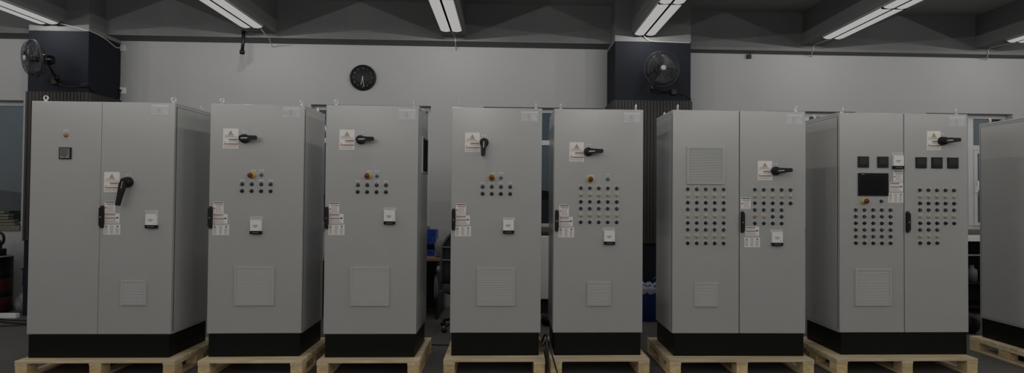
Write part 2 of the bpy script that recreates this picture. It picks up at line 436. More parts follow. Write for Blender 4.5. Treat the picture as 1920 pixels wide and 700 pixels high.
# controller module 0.095 x 0.122
mod_me = MB().m('white').box(-.047, .047, -.022, 0, -.034, .061).m('black_gloss').box(-.048, .048, -.026, 0, -.061, -.034) \
    .m('label_grey').box(-.025, .018, -.0228, -.022, .008, .016).box(-.018, .010, -.0228, -.022, -.004, .001).box(.026, .034, -.0228, -.022, -.024, -.018) \
    .m('seam').box(-.030, .030, -.0268, -.026, -.051, -.046).mesh('controller_module')
tab_me = MB().m('legend').box(-.055, .055, -.003, 0, -.014, .014).m('label_grey').box(-.035, .03, -.0036, -.003, -.003, .001).mesh('module_tag')
def meter_mesh(grey):
    b = MB().m('black').box(-.050, .050, -.010, 0, -.050, .050)
    b.m('screen' if not grey else 'seam').box(-.040, .040, -.012, -.010, -.018 if not grey else -.04, .042)
    if grey:
        rnd = random.Random(3)
        for k in range(5):
            z = .03-.014*k; b.m('label_dark').box(-.034, .034-.03*rnd.random(), -.0127, -.012, z-.003, z+.003)
        b.m('legend').box(-.036, -.012, -.0127, -.012, -.038, -.032).box(.012, .036, -.0127, -.012, -.038, -.032)
    else:
        for k in range(4): b.m('gasket').box(-.036+.020*k, -.022+.020*k, -.013, -.010, -.040, -.031)
    return b.mesh('panel_meter')
meter_me = [meter_mesh(False), meter_mesh(True)]
def vent_mesh(s, n):
    h = s/2; b = MB().m('vent_plastic'); fr = .014 if s > .25 else .012
    b.box(-h, h, -.012, 0, h-fr, h); b.box(-h, h, -.012, 0, -h, -h+fr); b.box(-h, -h+fr, -.012, 0, -h+fr, h-fr); b.box(h-fr, h, -.012, 0, -h+fr, h-fr)
    b.m('vent_dark').box(-h+fr, h-fr, -.002, 0, -h+fr, h-fr).m('vent_plastic')
    st = (s-2*fr)/n
    for k in range(n):
        z = -h+fr+st*(k+.5)
        b.prism([(-.0105, z-st*.30), (-.0085, z-st*.42), (-.001, z+st*.34), (-.0065, z+st*.46)], -h+fr, h-fr, 'x')
    return b.mesh('vent_grille')
vent_me = {.335: vent_mesh(.335, 26), .212: vent_mesh(.212, 14)}
# swing handle on the door edge 0.036 x 0.2
def lock_mesh():
    b = MB(); n = 8; w_, h_ = .0155, .098
    pts = [(w_*math.cos(a), (h_-w_)*1+w_*math.sin(a)) for a in [PI*k/n for k in range(n+1)]]+[(w_*math.cos(a), -(h_-w_)+w_*math.sin(a)) for a in [PI+PI*k/n for k in range(n+1)]]
    b.m('dark_red').prism(pts, -.012, 0)
    b.m('black').prism([(x*1.02, z*.84) for x, z in pts], -.027, -.009)
    b.m('steel').cyl((0, -.027, -.002), (0, -1, 0), .0055, .002, 12)
    return b.mesh('door_handle')
lock_me = lock_mesh()
# rotary isolator with lever; lever runs along +x
def isolator_mesh(L, r):
    b = MB().m('black').lathe([(0, 0), (r, 0), (r, .012), (r*.9, .020), (r*.86, .046), (r*.6, .056), (0, .058)], d=(0, -1, 0), seg=28)
    pr = [(-r*.55, -r*.42), (r*.6, -r*.62), (L*.62, -.019), (L-.006, -.017), (L, -.010), (L, .010), (L-.006, .017), (L*.62, .019), (r*.6, r*.62), (-r*.55, r*.42)]
    b.prism(pr, -.072, -.050)
    b.m('steel').box(-r*.1, r*.95+.012, -.0735, -.072, -.0035, .0035)
    return b.mesh('isolator_switch')
iso_s = isolator_mesh(.125, .040); iso_l = isolator_mesh(.205, .046)
b = MB().m('film_light').box(-.020, -.007, -.0012, 0, -.004, .004).box(.007, .020, -.0012, 0, -.004, .004); iso_tag = b.mesh('switch_position_tag')
# lifting eye, ring seen along the chosen axis
def eye_mesh():
    b = MB().m('zinc').lathe([(0, 0), (.015, 0), (.015, .005), (.009, .012), (.008, .018), (0, .018)], seg=14)
    b.tube([(.0175*math.cos(2*PI*k/16), 0, .034+.0175*math.sin(2*PI*k/16)) for k in range(16)], .006, 8, True)
    return b.mesh('lifting_eye')
eye_me = eye_mesh()

P_TOP = .144
def cabinet(x, y, rz, w_, label, doors, seamgap=.005, eyes=(0, 0, 0, 0), black_seam=True):
    t = thing('control_cabinet', label, 'electrical cabinet', (x, y, P_TOP), rz, 'grey electrical control cabinets in a row')
    MB().m('plinth').box(.014, w_-.014, .006, .59, 0, .196).build('plinth', t, bevel=.003)
    b = MB().m('cab_paint').box(.004, w_-.004, .032, .6, .196, 2.196)
    b.box(0, w_, .026, .6, 2.184, 2.2)
    b.build('body', t, bevel=.003)
    MB().m('gasket' if black_seam else 'seam').box(.008, w_-.008, .020, .033, .206, 2.190).build('door_gasket', t)
    for s in (0, 1):
        xo = .004 if s == 0 else w_-.004; d = -1 if s == 0 else 1
        g = MB().m('gasket').box(min(xo, xo+d*.0018), max(xo, xo+d*.0018), .037, .584, .225, 2.166).build('side_gasket', t)
        MB().m('cab_paint').box(min(xo, xo+d*.005), max(xo, xo+d*.005), .043, .578, .220, 2.162).build('side_panel', t, bevel=.002)
    D = []
    for a, b_ in doors:
        D.append(MB().m('cab_paint').box(a+seamgap/2 if a > 0 else a, b_-seamgap/2 if b_ < w_ else b_, 0, .022, .202, 2.196).build('door', t, bevel=.005, seg=3))
    for k, (ex, ey) in enumerate(((.062, .07), (w_-.052, .07), (w_-.052, .53), (.062, .53))):
        link('lifting_eye', eye_me, t, (ex, ey, 2.2), rot=(0, 0, eyes[k]))
    t['cx'] = x; del t['cx']
    return t, D
def put(name, me, parent, u, z, y=0, rot=None, label=None):
    o = link(name, me, parent, (u, y, z), rot=rot)
    if label: o['label'] = label
    return o
# flush items are moved towards the view axis by their own depth: u on the door face
def iso(d, X0, u, z, ang, big=False):
    put('switch_position_tag', iso_tag, d, u, z+.066)
    put('isolator_switch', iso_l if big else iso_s, d, u, z, rot=(0, -ang, 0), label='black rotary switch with a lever handle')
def buttons(d, us, zs, grid, plates=True):
    for r, row in enumerate(grid):
        for c, k in enumerate(row):
            if k == '.': continue
            if plates: put('legend_plate', lp_plate, d, us[c], zs[r])
            put(BNAME[k], BT[k], d, us[c], zs[r], y=-.0015 if plates else 0, label={'Y': 'yellow indicator lamp', 'P': 'pink indicator lamp', 'G': 'dark green push button'}.get(k))
def estop(d, u, z, strip=True):
    c = put('emergency_stop', estop_c, d, u, z, label='red emergency stop button on a yellow collar')
    me = estop_h
    o = link('emergency_stop_head', me, d, (u, 0, z)); o['label'] = 'red mushroom head'
    if strip: put('legend_strip', lp_strip, d, u+.012, z+.043)
def stack(d, uT, uM, uB, zT=1.291, zM=1.195, zB=1.101):
    put('instruction_label', labT, d, uT, zT); put('instruction_label', labM, d, uM, zM); put('instruction_label', labB, d, uB, zB)
def vent(d, u, z, s): put('vent_grille', vent_me[s], d, u, z)
def module(d, u, z, tabz=None, tabu=None):
    if tabz: put('module_tag', tab_me, d, u if tabu is None else tabu, tabz)
    put('controller_module', mod_me, d, u, z, label='white module with a black lower edge')

def legends4(d, us, zr): 
    for u in us: put('legend_strip', lp_strip, d, u, zr)

# 1 --------
t, (dl, dr) = cabinet(-4.084, 4.987, -.003, 1.2, 'wide grey cabinet, leftmost of the row, with a long drooping black lever', [(0, .587), (.587, 1.2)], seamgap=.0025, eyes=(0, .9, PI/2, PI/2), black_seam=False)
put('indicator_lamp', BT['O'], dl, .293, 1.905, label='orange indicator lamp'); put('legend_strip', lp_strip, dl, .292, 1.945)
put('panel_meter', meter_me[1], dl, .292, 1.749)
put('warning_label', warn_me, dr, .683, 1.505); iso(dr, 0, .820, 1.505, -PI/2-.22, True)
stack(dr, .671, .692, .692); put('door_handle', lock_me, dr, .612, 1.206)
module(dr, 1.030, 1.173, 1.252, 1.022); vent(dr, .888, .557, .212); put('rating_plate', plate_me, dr, 1.076, 2.134)
# 2 --------
t, (d,) = cabinet(-2.591, 5.002, .0145, .8, 'narrow grey cabinet, second from the left, its black lever pointing right', [(0, .8)], eyes=(1.1, 1.35, PI/2, 1.2))
put('warning_label', warn_me, d, .175, 1.894); iso(d, 0, .296, 1.893, .05)
estop(d, .362, 1.575); put('push_button', BT['U'], d, .441, 1.579, label='blue push button'); put('legend_strip', lp_strip, d, .441, 1.622)
US = [.279, .360, .441, .521]
buttons(d, US, [1.498, 1.438], ['DDDD', 'KKKK'], False); legends4(d, US, 1.533)
stack(d, .081, .098, .104); put('door_handle', lock_me, d, .020, 1.206)
module(d, .408, 1.126, 1.204, .404); vent(d, .398, .613, .335); put('rating_plate', plate_me, d, .690, 2.131)
# 3 --------
t, (d,) = cabinet(-1.590, 4.977, -.003, .8, 'narrow grey cabinet, third from left, with a dark vent high on its right side', [(0, .8)], eyes=(1.2, 1.45, .8, 1.2))
put('warning_label', warn_me, d, .182, 1.893); iso(d, 0, .303, 1.892, .04)
estop(d, .368, 1.577); put('push_button', BT['U'], d, .446, 1.578, label='blue push button'); put('legend_strip', lp_strip, d, .446, 1.621)
US = [.281, .362, .443, .524]
buttons(d, US, [1.498, 1.438], ['DDDD', 'KKKK'], False); legends4(d, US, 1.533)
stack(d, .079, .100, .101, 1.294, 1.204, 1.109); put('door_handle', lock_me, d, .018, 1.209)
module(d, .561, 1.218, 1.289, .560); vent(d, .396, .616, .335); put('rating_plate', plate_me, d, .701, 2.122)
sv = MB().m('vent_plastic')
for (a, b_, c, e) in ((.195, .525, 1.935, 1.955), (.195, .525, 1.615, 1.635), (.195, .215, 1.635, 1.935), (.505, .525, 1.635, 1.935)): sv.box(.799, .812, a, b_, c, e)
sv.m('vent_dark').box(.799, .803, .215, .505, 1.635, 1.935).m('gasket')
for k in range(16): sv.prism([(.2165+.018*k, .803), (.2195+.018*k, .803), (.2275+.018*k, .810), (.2245+.018*k, .810)][::-1] and [(.803, .2165+.018*k), (.803, .2195+.018*k), (.810, .2275+.018*k), (.810, .2245+.018*k)], 1.635, 1.935, 'z')
o = sv.build('side_vent', t); o['label'] = 'dark square side vent'
# 4 --------
t, (d,) = cabinet(-.503, 5.018, -.0015, .8, 'narrow grey cabinet, fourth from left, its black lever pointing straight down', [(0, .8)], eyes=(PI/2, PI/2, PI/2, PI/2))
put('warning_label', warn_me, d, .182, 1.886); iso(d, 0, .287, 1.885, -PI/2-.06)
estop(d, .358, 1.573); put('push_button', BT['U'], d, .438, 1.573, label='blue push button'); put('legend_strip', lp_strip, d, .438, 1.617)
US = [.277, .358, .439, .521]
buttons(d, US, [1.493, 1.431], ['DDDD', 'KKKK'], False); legends4(d, US, 1.528)
stack(d, .087, .105, .107, 1.291, 1.196, 1.100); put('door_handle', lock_me, d, .024, 1.201)
module(d, .509, 1.142, 1.207, .513); vent(d, .403, .609, .335); put('rating_plate', plate_me, d, .688, 2.124)
# 5 --------
t, (d,) = cabinet(.407, 5.016, .0024, .8, 'narrow grey cabinet, fifth from left, with a block of thirty buttons and lamps', [(0, .8)], eyes=(PI/2, PI/2, PI/2, PI/2))
put('warning_label', warn_me, d, .201, 1.811); iso(d, 0, .304, 1.812, .04)
put('legend_plate', MB().m('legend').box(-.033, .033, -.0015, 0, -.036, .040).mesh('stop_plate'), d, .327, 1.567)
estop(d, .323, 1.567, False); put('push_button', BT['U'], d, .482, 1.569, label='grey blue push button'); put('legend_strip', lp_strip, d, .482, 1.612)
buttons(d, [.241+.0805*k for k in range(5)], [1.488-.0606*k for k in range(6)], ['DDDDD', 'YYYYY', 'KKKKK', 'DDDDD', 'YYYYY', 'KKKKK'])
stack(d, .091, .108, .112, 1.287, 1.189, 1.095); put('door_handle', lock_me, d, .026, 1.196)
module(d, .497, 1.048, 1.124, .492); vent(d, .408, .548, .212); put('rating_plate', plate_me, d, .697, 2.125)
# 6 --------
t, (dl, dr) = cabinet(1.468, 4.990, -.0114, 1.2, 'wide grey cabinet with two vents above and below a tall button block', [(0, .602), (.602, 1.2)], seamgap=.007, eyes=(PI/2, PI/2, PI/2, PI/2))
vent(dl, .293, 1.699, .335); vent(dl, .302, .547, .212)
buttons(dl, [.135+.0808*k for k in range(5)], [1.487-.0603*k for k in range(9)], ['DDDDD', 'YYYYY', 'KKKKK']*3)
buttons(dr, [.740+.0808*k for k in range(5)], [1.487-.0603*k for k in range(6)], ['DDDDD', 'YYYYY', 'KKKKK', 'DDDD.', 'PYGD.', 'KKKK.'])
put('warning_label', warn_me, dr, .832, 1.659); iso(dr, 0, .925, 1.655, .06)
put('door_handle', lock_me, dr, .626, 1.196); put('instruction_label', labT, dr, .659, 1.366); put('instruction_label', labM, dr, .717, 1.115); put('instruction_label', labB, dr, .716, 1.018)
module(dr, .938, 1.048, 1.118, .936); put('rating_plate', plate_me, dr, 1.099, 2.123)
# 7 --------
t, (dl, dr) = cabinet(3.004, 5.010, .001, 1.2, 'wide grey cabinet with a black touch screen and five square meters', [(0, .600), (.600, 1.2)], seamgap=.007, eyes=(PI/2, .9, PI/2, .6))
for u in (.217, .399): put('panel_meter', meter_me[0], dl, u, 1.747)
for u in (.761, .909, 1.059): put('panel_meter', meter_me[0], dr, u-.004, 1.746)
hmi = MB().m('black_gloss').box(-.140, .140, -.010, 0, -.103, .103).m('screen_dark').box(-.122, .122, -.0108, -.010, -.085, .082).m('label_grey').box(-.112, -.084, -.0112, -.010, .089, .094)
o = hmi.build('touch_screen', dl, (.308, 0, 1.543), bevel=.003); o['label'] = 'black rectangular touch screen'
put('module_tag', tab_me, dl, .536, 1.826); put('controller_module', mod_me, dl, .536, 1.748, label='white module with a black lower edge')
put('instruction_label', labT, dl, .541, 1.622, y=-.002); put('instruction_label', labM, dl, .527, 1.522); put('instruction_label', labB, dl, .521, 1.427)
estop(dl, .224, 1.391, False); put('push_button', BT['D'], dl, .384, 1.392); put('legend_plate', lp_plate, dl, .384, 1.392, y=.0003)
buttons(dl, [.146+.0806*k for k in range(5)], [1.312-.0603*k for k in range(6)], ['DDDDD', 'DDDDD', 'KKKKK', 'DDDDD', 'DDDDD', 'KKKKK'])
buttons(dr, [.745+.0798*k for k in range(5)], [1.496-.0603*k for k in range(9)], ['DDDDD', 'YYYYY', 'KKKKK', 'DDDDD', 'YYYYY', 'KKKKK', 'DDD..', 'YYY..', 'KKK..'])
put('door_handle', lock_me, dr, .627, 1.204); put('warning_label', warn_me, dr, .880, 1.950); iso(dr, 0, .955, 1.946, .06)
vent(dl, .305, .612, .335); put('rating_plate', plate_me, dr, 1.100, 2.130)
# 8 --------
t, (dl, dr) = cabinet(4.882, 5.076, .0017, 1.2, 'grey cabinet cut off by the right edge of the view, only its side showing', [(0, .6), (.6, 1.2)], seamgap=.007, eyes=(PI/2, PI/2, PI/2, .6))
put('door_handle', lock_me, dr, .627, 1.204); vent(dl, .305, .612, .335); put('rating_plate', plate_me, dr, 1.1, 2.13)

# ------------------------------------------------------------------ pallets
def pallet(x0, x1, y0, label, depth=.80, rz=0):
    t = thing('wooden_pallet', label, 'pallet', ((x0+x1)/2, y0+depth/2, 0), rz, 'wooden pallets under the cabinets')
    h = (x1-x0)/2; d = depth/2
    n = 7
    wd = .10
    for k in range(n):
        yy = -d+(depth-wd)*k/(n-1)
        MB().m('pine_x').box(-h, h, yy, yy+wd, .122, .144).build('deck_board', t, bevel=.0015, seg=1)
    for xx in ((-h, -.05, h-.1) if x1-x0 > 1 else (-h, h-.1)):
        MB().m('pine_y').box(xx, xx+.10, -d, d, .100, .122).build('stringer_board', t, bevel=.0015, seg=1)
        for yy in (-d, -.06, d-.12):
            MB().m('pine_block').box(xx+.002, xx+.098, yy+.002, yy+.118, .020, .100).build('block', t, bevel=.002, seg=1)
        MB().m('pine_y').box(xx, xx+.10, -d, d, 0, .020).build('bottom_board', t, bevel=.0015, seg=1)
    return t
pallet(-4.108, -2.800, 4.905, 'pine pallet under the leftmost cabinet')
pallet(-2.604, -1.735, 4.890, 'pine pallet under the second cabinet from the left')
pallet(-1.612, -.748, 4.882, 'pine pallet under the third cabinet from the left')
pallet(-.545, .333, 4.905, 'pine pallet under the fourth cabinet, lever down')
pallet(.380, 1.245, 4.903, 'pine pallet under the fifth cabinet, one button block')
pallet(1.412, 2.690, 4.870, 'pine pallet under the two door cabinet with two vents')
pallet(2.900, 4.182, 4.885, 'pine pallet under the cabinet with the touch screen')
pallet(4.800, 6.09, 4.915, 'pine pallet at the right edge, under the cut off cabinet')

# ------------------------------------------------------------------ wall fans
def fan(label, hub, axis, mount, elbow):
    # hub: centre of the cage; axis: facing direction; mount: point on the column face
    t = thing('wall_fan', label, 'fan', mount, group='black wall fans on the columns')
    mt = Vector(mount); hub = Vector(hub)-mt; el = Vector(elbow)-mt
    a = Vector(axis).normalized(); u = a.cross(Vector((0, 0, 1))).normalized(); v = u.cross(a).normalized()
    Rr = .222
    def ring(r, off, rr, b, n=40): b.tube([hub+a*off+(u*math.cos(2*PI*k/n)+v*math.sin(2*PI*k/n))*r for k in range(n)], rr, 6, True)
    b = MB().m('fan_wire')
    ring(Rr, 0, .006, b); ring(Rr, -.014, .006, b)
    for r, o_ in ((.185, .050), (.14, .066), (.09, .074), (.05, .078)): ring(r, o_, .0022, b)
    for k in range(36):
        c = u*math.cos(2*PI*k/36)+v*math.sin(2*PI*k/36)
        b.tube([hub+c*.035+a*.080, hub+c*.10+a*.075, hub+c*.17+a*.058, hub+c*.21+a*.03, hub+c*Rr], .0018, 4)
    b.build('front_cage', t)
    b = MB().m('fan_wire')
    for r, o_ in ((.19, -.062), (.13, -.072), (.08, -.076)): ring(r, o_, .0022, b)
    for k in range(28):
        c = u*math.cos(2*PI*k/28)+v*math.sin(2*PI*k/28)
        b.tube([hub+c*.05-a*.078, hub+c*.13-a*.072, hub+c*.20-a*.052, hub+c*Rr-a*.014], .0018, 4)
    b.build('rear_cage', t)
    b = MB().m('fan_dark').cyl(hub-a*.04, a, .036, .075, 20)
    b.build('blade_hub', t)
    for j in range(3):
        b = MB().m('fan_blade'); n = 8; th0 = 2*PI*j/3+.3; rows = []
        for i in range(n+1):
            q = i/n; row = []
            for s in range(5):
                r = .03+(.195-.03)*s/4; w_ = (.55+.30*s/4)
                th = th0+(q-.5)*w_*1.9; c = u*math.cos(th)+v*math.sin(th)
                row.append(b.bm.verts.new(hub+c*r+a*((q-.5)*.07)))
            rows.append(row)
        for i in range(n):
            for s in range(4):
                f = b.bm.faces.new((rows[i][s], rows[i+1][s], rows[i+1][s+1], rows[i][s+1])); f.material_index = b.cur; f.smooth = True
        o = b.build('blade', t); sm = o.modifiers.new('thick', 'SOLIDIFY'); sm.thickness = .003
    o = MB().m('label_grey').lathe([(0, 0), (.034, 0), (.034, .008), (.026, .013), (0, .014)], hub+a*.076, a, 20).build('badge', t); o['label'] = 'pale round centre badge'
    MB().m('black_gloss').lathe([(0, 0), (.045, 0), (.062, .02), (.064, .09), (.050, .125), (.02, .14), (0, .14)], hub-a*.075, -a, 22).build('motor', t)
    mb_ = hub-a*.15-Vector((0, 0, .05))
    MB().m('black').tube([hub-a*.14, mb_, (mb_+el)/2+Vector((0, 0, -.02)), el], .014, 8).tube([el, el*.5, Vector((0, 0, 0))], .013, 8) \
        .lathe([(0, -.03), (.028, -.03), (.028, .03), (0, .03)], el, (0, 0, 1), 14).build('arm', t)
    MB().m('black').box(-.035, .035, -.045, 0, -.038, .038).build('wall_mount', t, bevel=.005)
    return t
fan('black wall fan turned sideways, on the left column above the leftmost cabinet', (-5.705, 6.97, 3.165), (-.55, -.88, -.13), (-5.76, 7.40, 2.97), (-5.66, 7.27, 3.0))
fan('black wall fan facing the room, on the right column', (1.931, 7.06, 3.185), (.0, -1, -.03), (2.177, 7.40, 2.955), (1.842, 7.20, 2.965))

# ------------------------------------------------------------------ wall clock
t = thing('wall_clock', 'round black wall clock with pale hands showing half past six', 'clock', (-2.050, 8.0, 3.208))
MB().m('black').lathe([(0, 0), (.182, 0), (.182, .022), (.176, .034), (.166, .034), (.164, .024), (0, .024)], d=(0, -1, 0), seg=48).build('case', t)
MB().m('gasket').lathe([(0, .024), (.163, .024), (.163, .0255), (0, .0255)], d=(0, -1, 0), seg=48).build('dial', t)
for h_ in range(1, 13):
    fc = bpy.data.curves.new('numeral', 'FONT'); fc.body = str(h_); fc.size = .034; fc.align_x = 'CENTER'; fc.align_y = 'CENTER'; fc.extrude = .0004
    fc.materials.append(M['seam']); a = PI/2-2*PI*h_/12
    tmp = bpy.data.objects.new('numeral', fc); COL.objects.link(tmp); bpy.context.view_layer.update()
    me = bpy.data.meshes.new_from_object(tmp.evaluated_get(bpy.context.evaluated_depsgraph_get())); bpy.data.objects.remove(tmp)
    o = bpy.data.objects.new('numeral', me); COL.objects.link(o); o.parent = t; o.location = (.130*math.cos(a), -.0262, .130*math.sin(a)); o.rotation_euler = (PI/2, 0, 0)
def hand(ang, L, w_, nm, y):
    a = PI/2-ang; dx, dz = math.cos(a), math.sin(a)
    MB().m('legend').prism([(-dz*w_-dx*.02, dx*w_-dz*.02), (dz*w_-dx*.02, -dx*w_-dz*.02), (dz*w_*.5+dx*L, -dx*w_*.5+dz*L), (-dz*w_*.5+dx*L, dx*w_*.5+dz*L)], y-.001, y).build(nm, t)
hand(2*PI*6.47/12, .105, .005, 'hour_hand', -.028); hand(2*PI*28.5/60, .135, .004, 'minute_hand', -.031)
MB().m('legend').cyl((0, -.028, 0), (0, -1, 0), .007, .006).build('pin', t)

# ------------------------------------------------------------------ small wall and ceiling fittings
b = MB().m('black').box(-.02, .02, -.02, .02, -.02, .0).tube([(0, 0, 0), (.0, 0, -.14), (-.012, 0, -.28)], .021, 10).lathe([(0, 0), (.030, 0), (.034, -.02), (.028, -.05), (0, -.05)], (-.012, 0, -.27), (0, 0, 1), 14)
tag(b.build('hanging_pipe', loc=(-3.555, 7.66, 3.75)), 'short black pipe hanging from the beam, left of the wall clock', 'pipe')
tag(MB().m('black').box(-.03, .03, -.04, 0, -.03, .03).m('gasket').cyl((0, -.04, 0), (0, -1, 0), .012, .006).build('wall_sensor', loc=(3.449, 8, 3.60), bevel=.004), 'tiny black box high on the white wall, right of the right column', 'sensor')
t = thing('wall_socket', 'white wall socket with a black plug, beside the left column', 'socket', (-5.335, 8, 2.98))
MB().m('white').box(-.043, .043, -.010, 0, -.043, .043).build('socket_plate', t, bevel=.003)
MB().m('black').box(-.038, -.008, -.045, -.010, -.018, .012).build('plug', t, bevel=.004)
tag(MB().m('film').box(-.03, .03, -.03, 0, -.06, .03).build('junction_box', loc=(-5.335, 8, 3.58), bevel=.004), 'small white junction box under the beam, beside the left column', 'junction box')
cable('fan_cable', 'black cable from the left fan running around the column to the wall socket', [(-5.75, 7.375, 2.95), (-5.6, 7.385, 2.905), (-5.42, 7.385, 2.915), (-5.352, 7.37, 2.93), (-5.352, 7.55, 2.84), (-5.35, 7.78, 2.80), (-5.35, 7.95, 2.87), (-5.353, 7.965, 2.965)], .007)
tag(MB().m('black').box(-.05, .03, -.03, 0, -.025, .03).build('cable_clip', loc=(-5.40, 7.40, 2.93), bevel=.004), 'small black box where the cable turns the column corner', 'cable box')
cable('fan_cable', 'black cable running right from the mount of the front facing fan', [(2.21, 7.395, 2.945), (2.30, 7.39, 2.93), (2.39, 7.39, 2.89), (2.42, 7.385, 2.855)], .006)
LG = 'pale cables feeding the ceiling lights'
for lab, pts in (('pale cable draped across the top of the left column', [(-5.67, 7.32, 3.695), (-5.53, 7.385, 3.67), (-5.41, 7.386, 3.636), (-5.366, 7.384, 3.632), (-5.356, 7.42, 3.628), (-5.358, 7.55, 3.622), (-5.358, 7.7, 3.60), (-5.36, 7.88, 3.55), (-5.345, 7.97, 3.57)]),
                 ('pale cable looped from the second light to the wall beam', [(-3.19, 7.33, 3.69), (-3.20, 7.5, 3.66), (-3.225, 7.688, 3.655), (-3.26, 7.8, 3.64), (-3.30, 7.985, 3.62)]),
                 ('pale cable hanging from the light right of the clock', [(-.745, 7.33, 3.69), (-.742, 7.66, 3.72), (-.736, 7.690, 3.66), (-.744, 7.80, 3.655), (-.753, 7.985, 3.62)]),
                 ('pale cable curling down onto the right column head', [(1.76, 7.33, 3.69), (1.80, 7.37, 3.665), (1.86, 7.392, 3.638), (1.93, 7.394, 3.63), (2.40, 7.394, 3.618)]),
                 ('pale cable hanging from the first light right of the right column', [(4.29, 7.33, 3.69), (4.292, 7.75, 3.725), (4.288, 7.788, 3.66), (4.32, 7.88, 3.635), (4.375, 7.985, 3.62)]),
                 ('pale cable hanging from the light at the right edge', [(6.83, 7.33, 3.69), (6.845, 7.75, 3.725), (6.845, 7.788, 3.66), (6.91, 7.88, 3.635), (7.0, 7.985, 3.62)])):
    cable('light_cable', lab, pts, .006, 'cable_white', LG)

# ------------------------------------------------------------------ things seen between and behind the cabinets
def blob(name, label, cat, loc, size, m, seed=1, jag=.18, group=None, sub=3, parent=None):
    bm = bmesh.new(); bmesh.ops.create_icosphere(bm, subdivisions=sub, radius=1)
    from mathutils import noise
    for v in bm.verts:
        n_ = noise.noise(v.co*2.1+Vector((seed*7, 0, 0)))*jag*2+noise.noise(v.co*5+Vector((seed*3, 4, 0)))*jag
        c = v.co*(1+n_); c.z = max(c.z, -.8)
        v.co = Vector((c.x*size[0], c.y*size[1], (c.z+.8)*size[2]))
    for f in bm.faces: f.smooth = True
    me = bpy.data.meshes.new(name); bm.to_mesh(me); bm.free(); me.materials.append(M[m])
    o = link(name, me, parent, loc)
    return tag(o, label, cat, group) if label else o
# workbench between cabinets 3 and 4
t = thing('workbench', 'brown topped workbench against the wall, between the third and fourth cabinets', 'workbench', (-1.62, 7.5, 0))
MB().m('desk_wood').box(-.80, .78, -.36, .36, .735, .775).build('worktop', t, bevel=.004)
MB().m('desk_dark').box(-.76, -.73, -.33, .33, 0, .735).build('side_panel', t)
MB().m('desk_dark').box(.72, .75, -.33, .33, 0, .735).build('side_panel', t)
MB().m('desk_dark').box(-.73, .72, .28, .30, .02, .735).build('back_panel', t)
def bin_(label, x, y, z, w_, d_, h_, rot=(0,0,0), group='blue plastic parts bins on the workbench'):
    t = thing('storage_bin', label, 'bin', (x, y, z), group=group); t.rotation_euler = rot
    b = MB().m('blue_plastic'); th = .006; hw, hd = w_/2, d_/2
    b.box(-hw, hw, -hd, hd, 0, th)
    b.prism([(-hd, th), (-hd+th, th), (-hd+th, h_*.55), (-hd, h_*.55)], -hw, hw, 'x')
    b.box(-hw, hw, hd-th, hd, th, h_)
    for s in (-1, 1):
        x0 = s*hw; x1 = s*(hw-th)
        b.prism([(-hd+th, th), (hd-th, th), (hd-th, h_), (-hd*.3, h_), (-hd+th, h_*.55)], min(x0, x1), max(x0, x1), 'x')
    b.build('tray', t, bevel=.002)
    MB().m('blue_plastic').box(-hw*.5, hw*.5, -hd-.012, -hd, h_*.32, h_*.5).build('front_lip', t, bevel=.002)
    return t
bin_('blue plastic bin standing on the workbench, lower of the two', -1.055, 7.50, .776, .30, .30, .15)
bin_('blue plastic bin, upper one stacked on the lower bin', -1.075, 7.50, .928, .28, .28, .18)
blob('plastic_bag', 'crumpled clear plastic bag on the workbench beside the blue bins', 'bag', (-.880, 7.23, .776), (.045, .06, .13), 'bag_white', 3, .22)
# office chair half hidden by cabinet 4
t = thing('office_chair', 'black office chair with a curved mesh back, half hidden by the fourth cabinet', 'chair', (-.50, 6.62, 0), .1)
b = MB().m('chair_fabric'); n = 14; rows = []
for i in range(n+1):
    q = i/n*2-1; row = []
    for k in range(7):
        z = .56+.62*k/6; ww = .26
        zz = z-.20*abs(q)**2.6*(k/6)**2
        row.append(b.bm.verts.new((q*ww, -.22+.07*q*q, zz)))
    rows.append(row)
for i in range(n):
    for k in range(6):
        f = b.bm.faces.new((rows[i][k], rows[i+1][k], rows[i+1][k+1], rows[i][k+1])); f.smooth = True
o = b.build('backrest', t); s_ = o.modifiers.new('t', 'SOLIDIFY'); s_.thickness = .018
top = [(.262*q, -.225+.07*q*q, 1.185-.20*abs(q)**2.6) for q in [k/16*2-1 for k in range(17)]]
o = MB().m('chair_grey').tube([(-.262, -.15, .58)]+top+[(.262, -.15, .58)], .017, 8).tube([(.262*q, -.24+.07*q*q, .975) for q in [k/8*2-1 for k in range(9)]], .010, 8).tube([(.262*q, -.24+.07*q*q, .83) for q in [k/8*2-1 for k in range(9)]], .010, 8).build('back_frame', t); o['label'] = 'grey curved rim'
MB().m('chair_fabric').lathe([(0, 0), (.22, 0), (.255, .02), (.26, .05), (.22, .08), (0, .085)], (0, .08, .42), (0, 0, 1), 28).build('seat', t)
for s in (-1, 1):
    MB().m('chair_grey').tube(smooth_path([(s*.24, .05, .44), (s*.30, .06, .46), (s*.30, .04, .66), (s*.29, -.02, .70)], 5), .014, 8).box(s*.29-.03, s*.29+.03, -.14, .16, .695, .722).build('armrest', t)
MB().m('black').cyl((0, .06, .10), (0, 0, 1), .028, .33).build('gas_column', t)
b = MB().m('black')
for k in range(5):
    a = 2*PI*k/5+2.55; p = Vector((math.cos(a), math.sin(a), 0))
    b.tube([Vector((0, .06, .11)), Vector((0, .06, 0))+p*.16+Vector((0, 0, .10)), Vector((0, .06, 0))+p*.29+Vector((0, 0, .065))], [.024, .020, .014], 8)
b.build('star_base', t)
for k in range(5):
    a = 2*PI*k/5+2.55; p = Vector((math.cos(a)*.29, .06+math.sin(a)*.29, .026)); q = Vector((-math.sin(a), math.cos(a), 0))
    MB().m('black_gloss').cyl(p-q*.022, q, .025, .044, 14).m('steel').cyl(p+Vector((0, 0, .01)), (0, 0, 1), .007, .04, 8).build('caster', t)
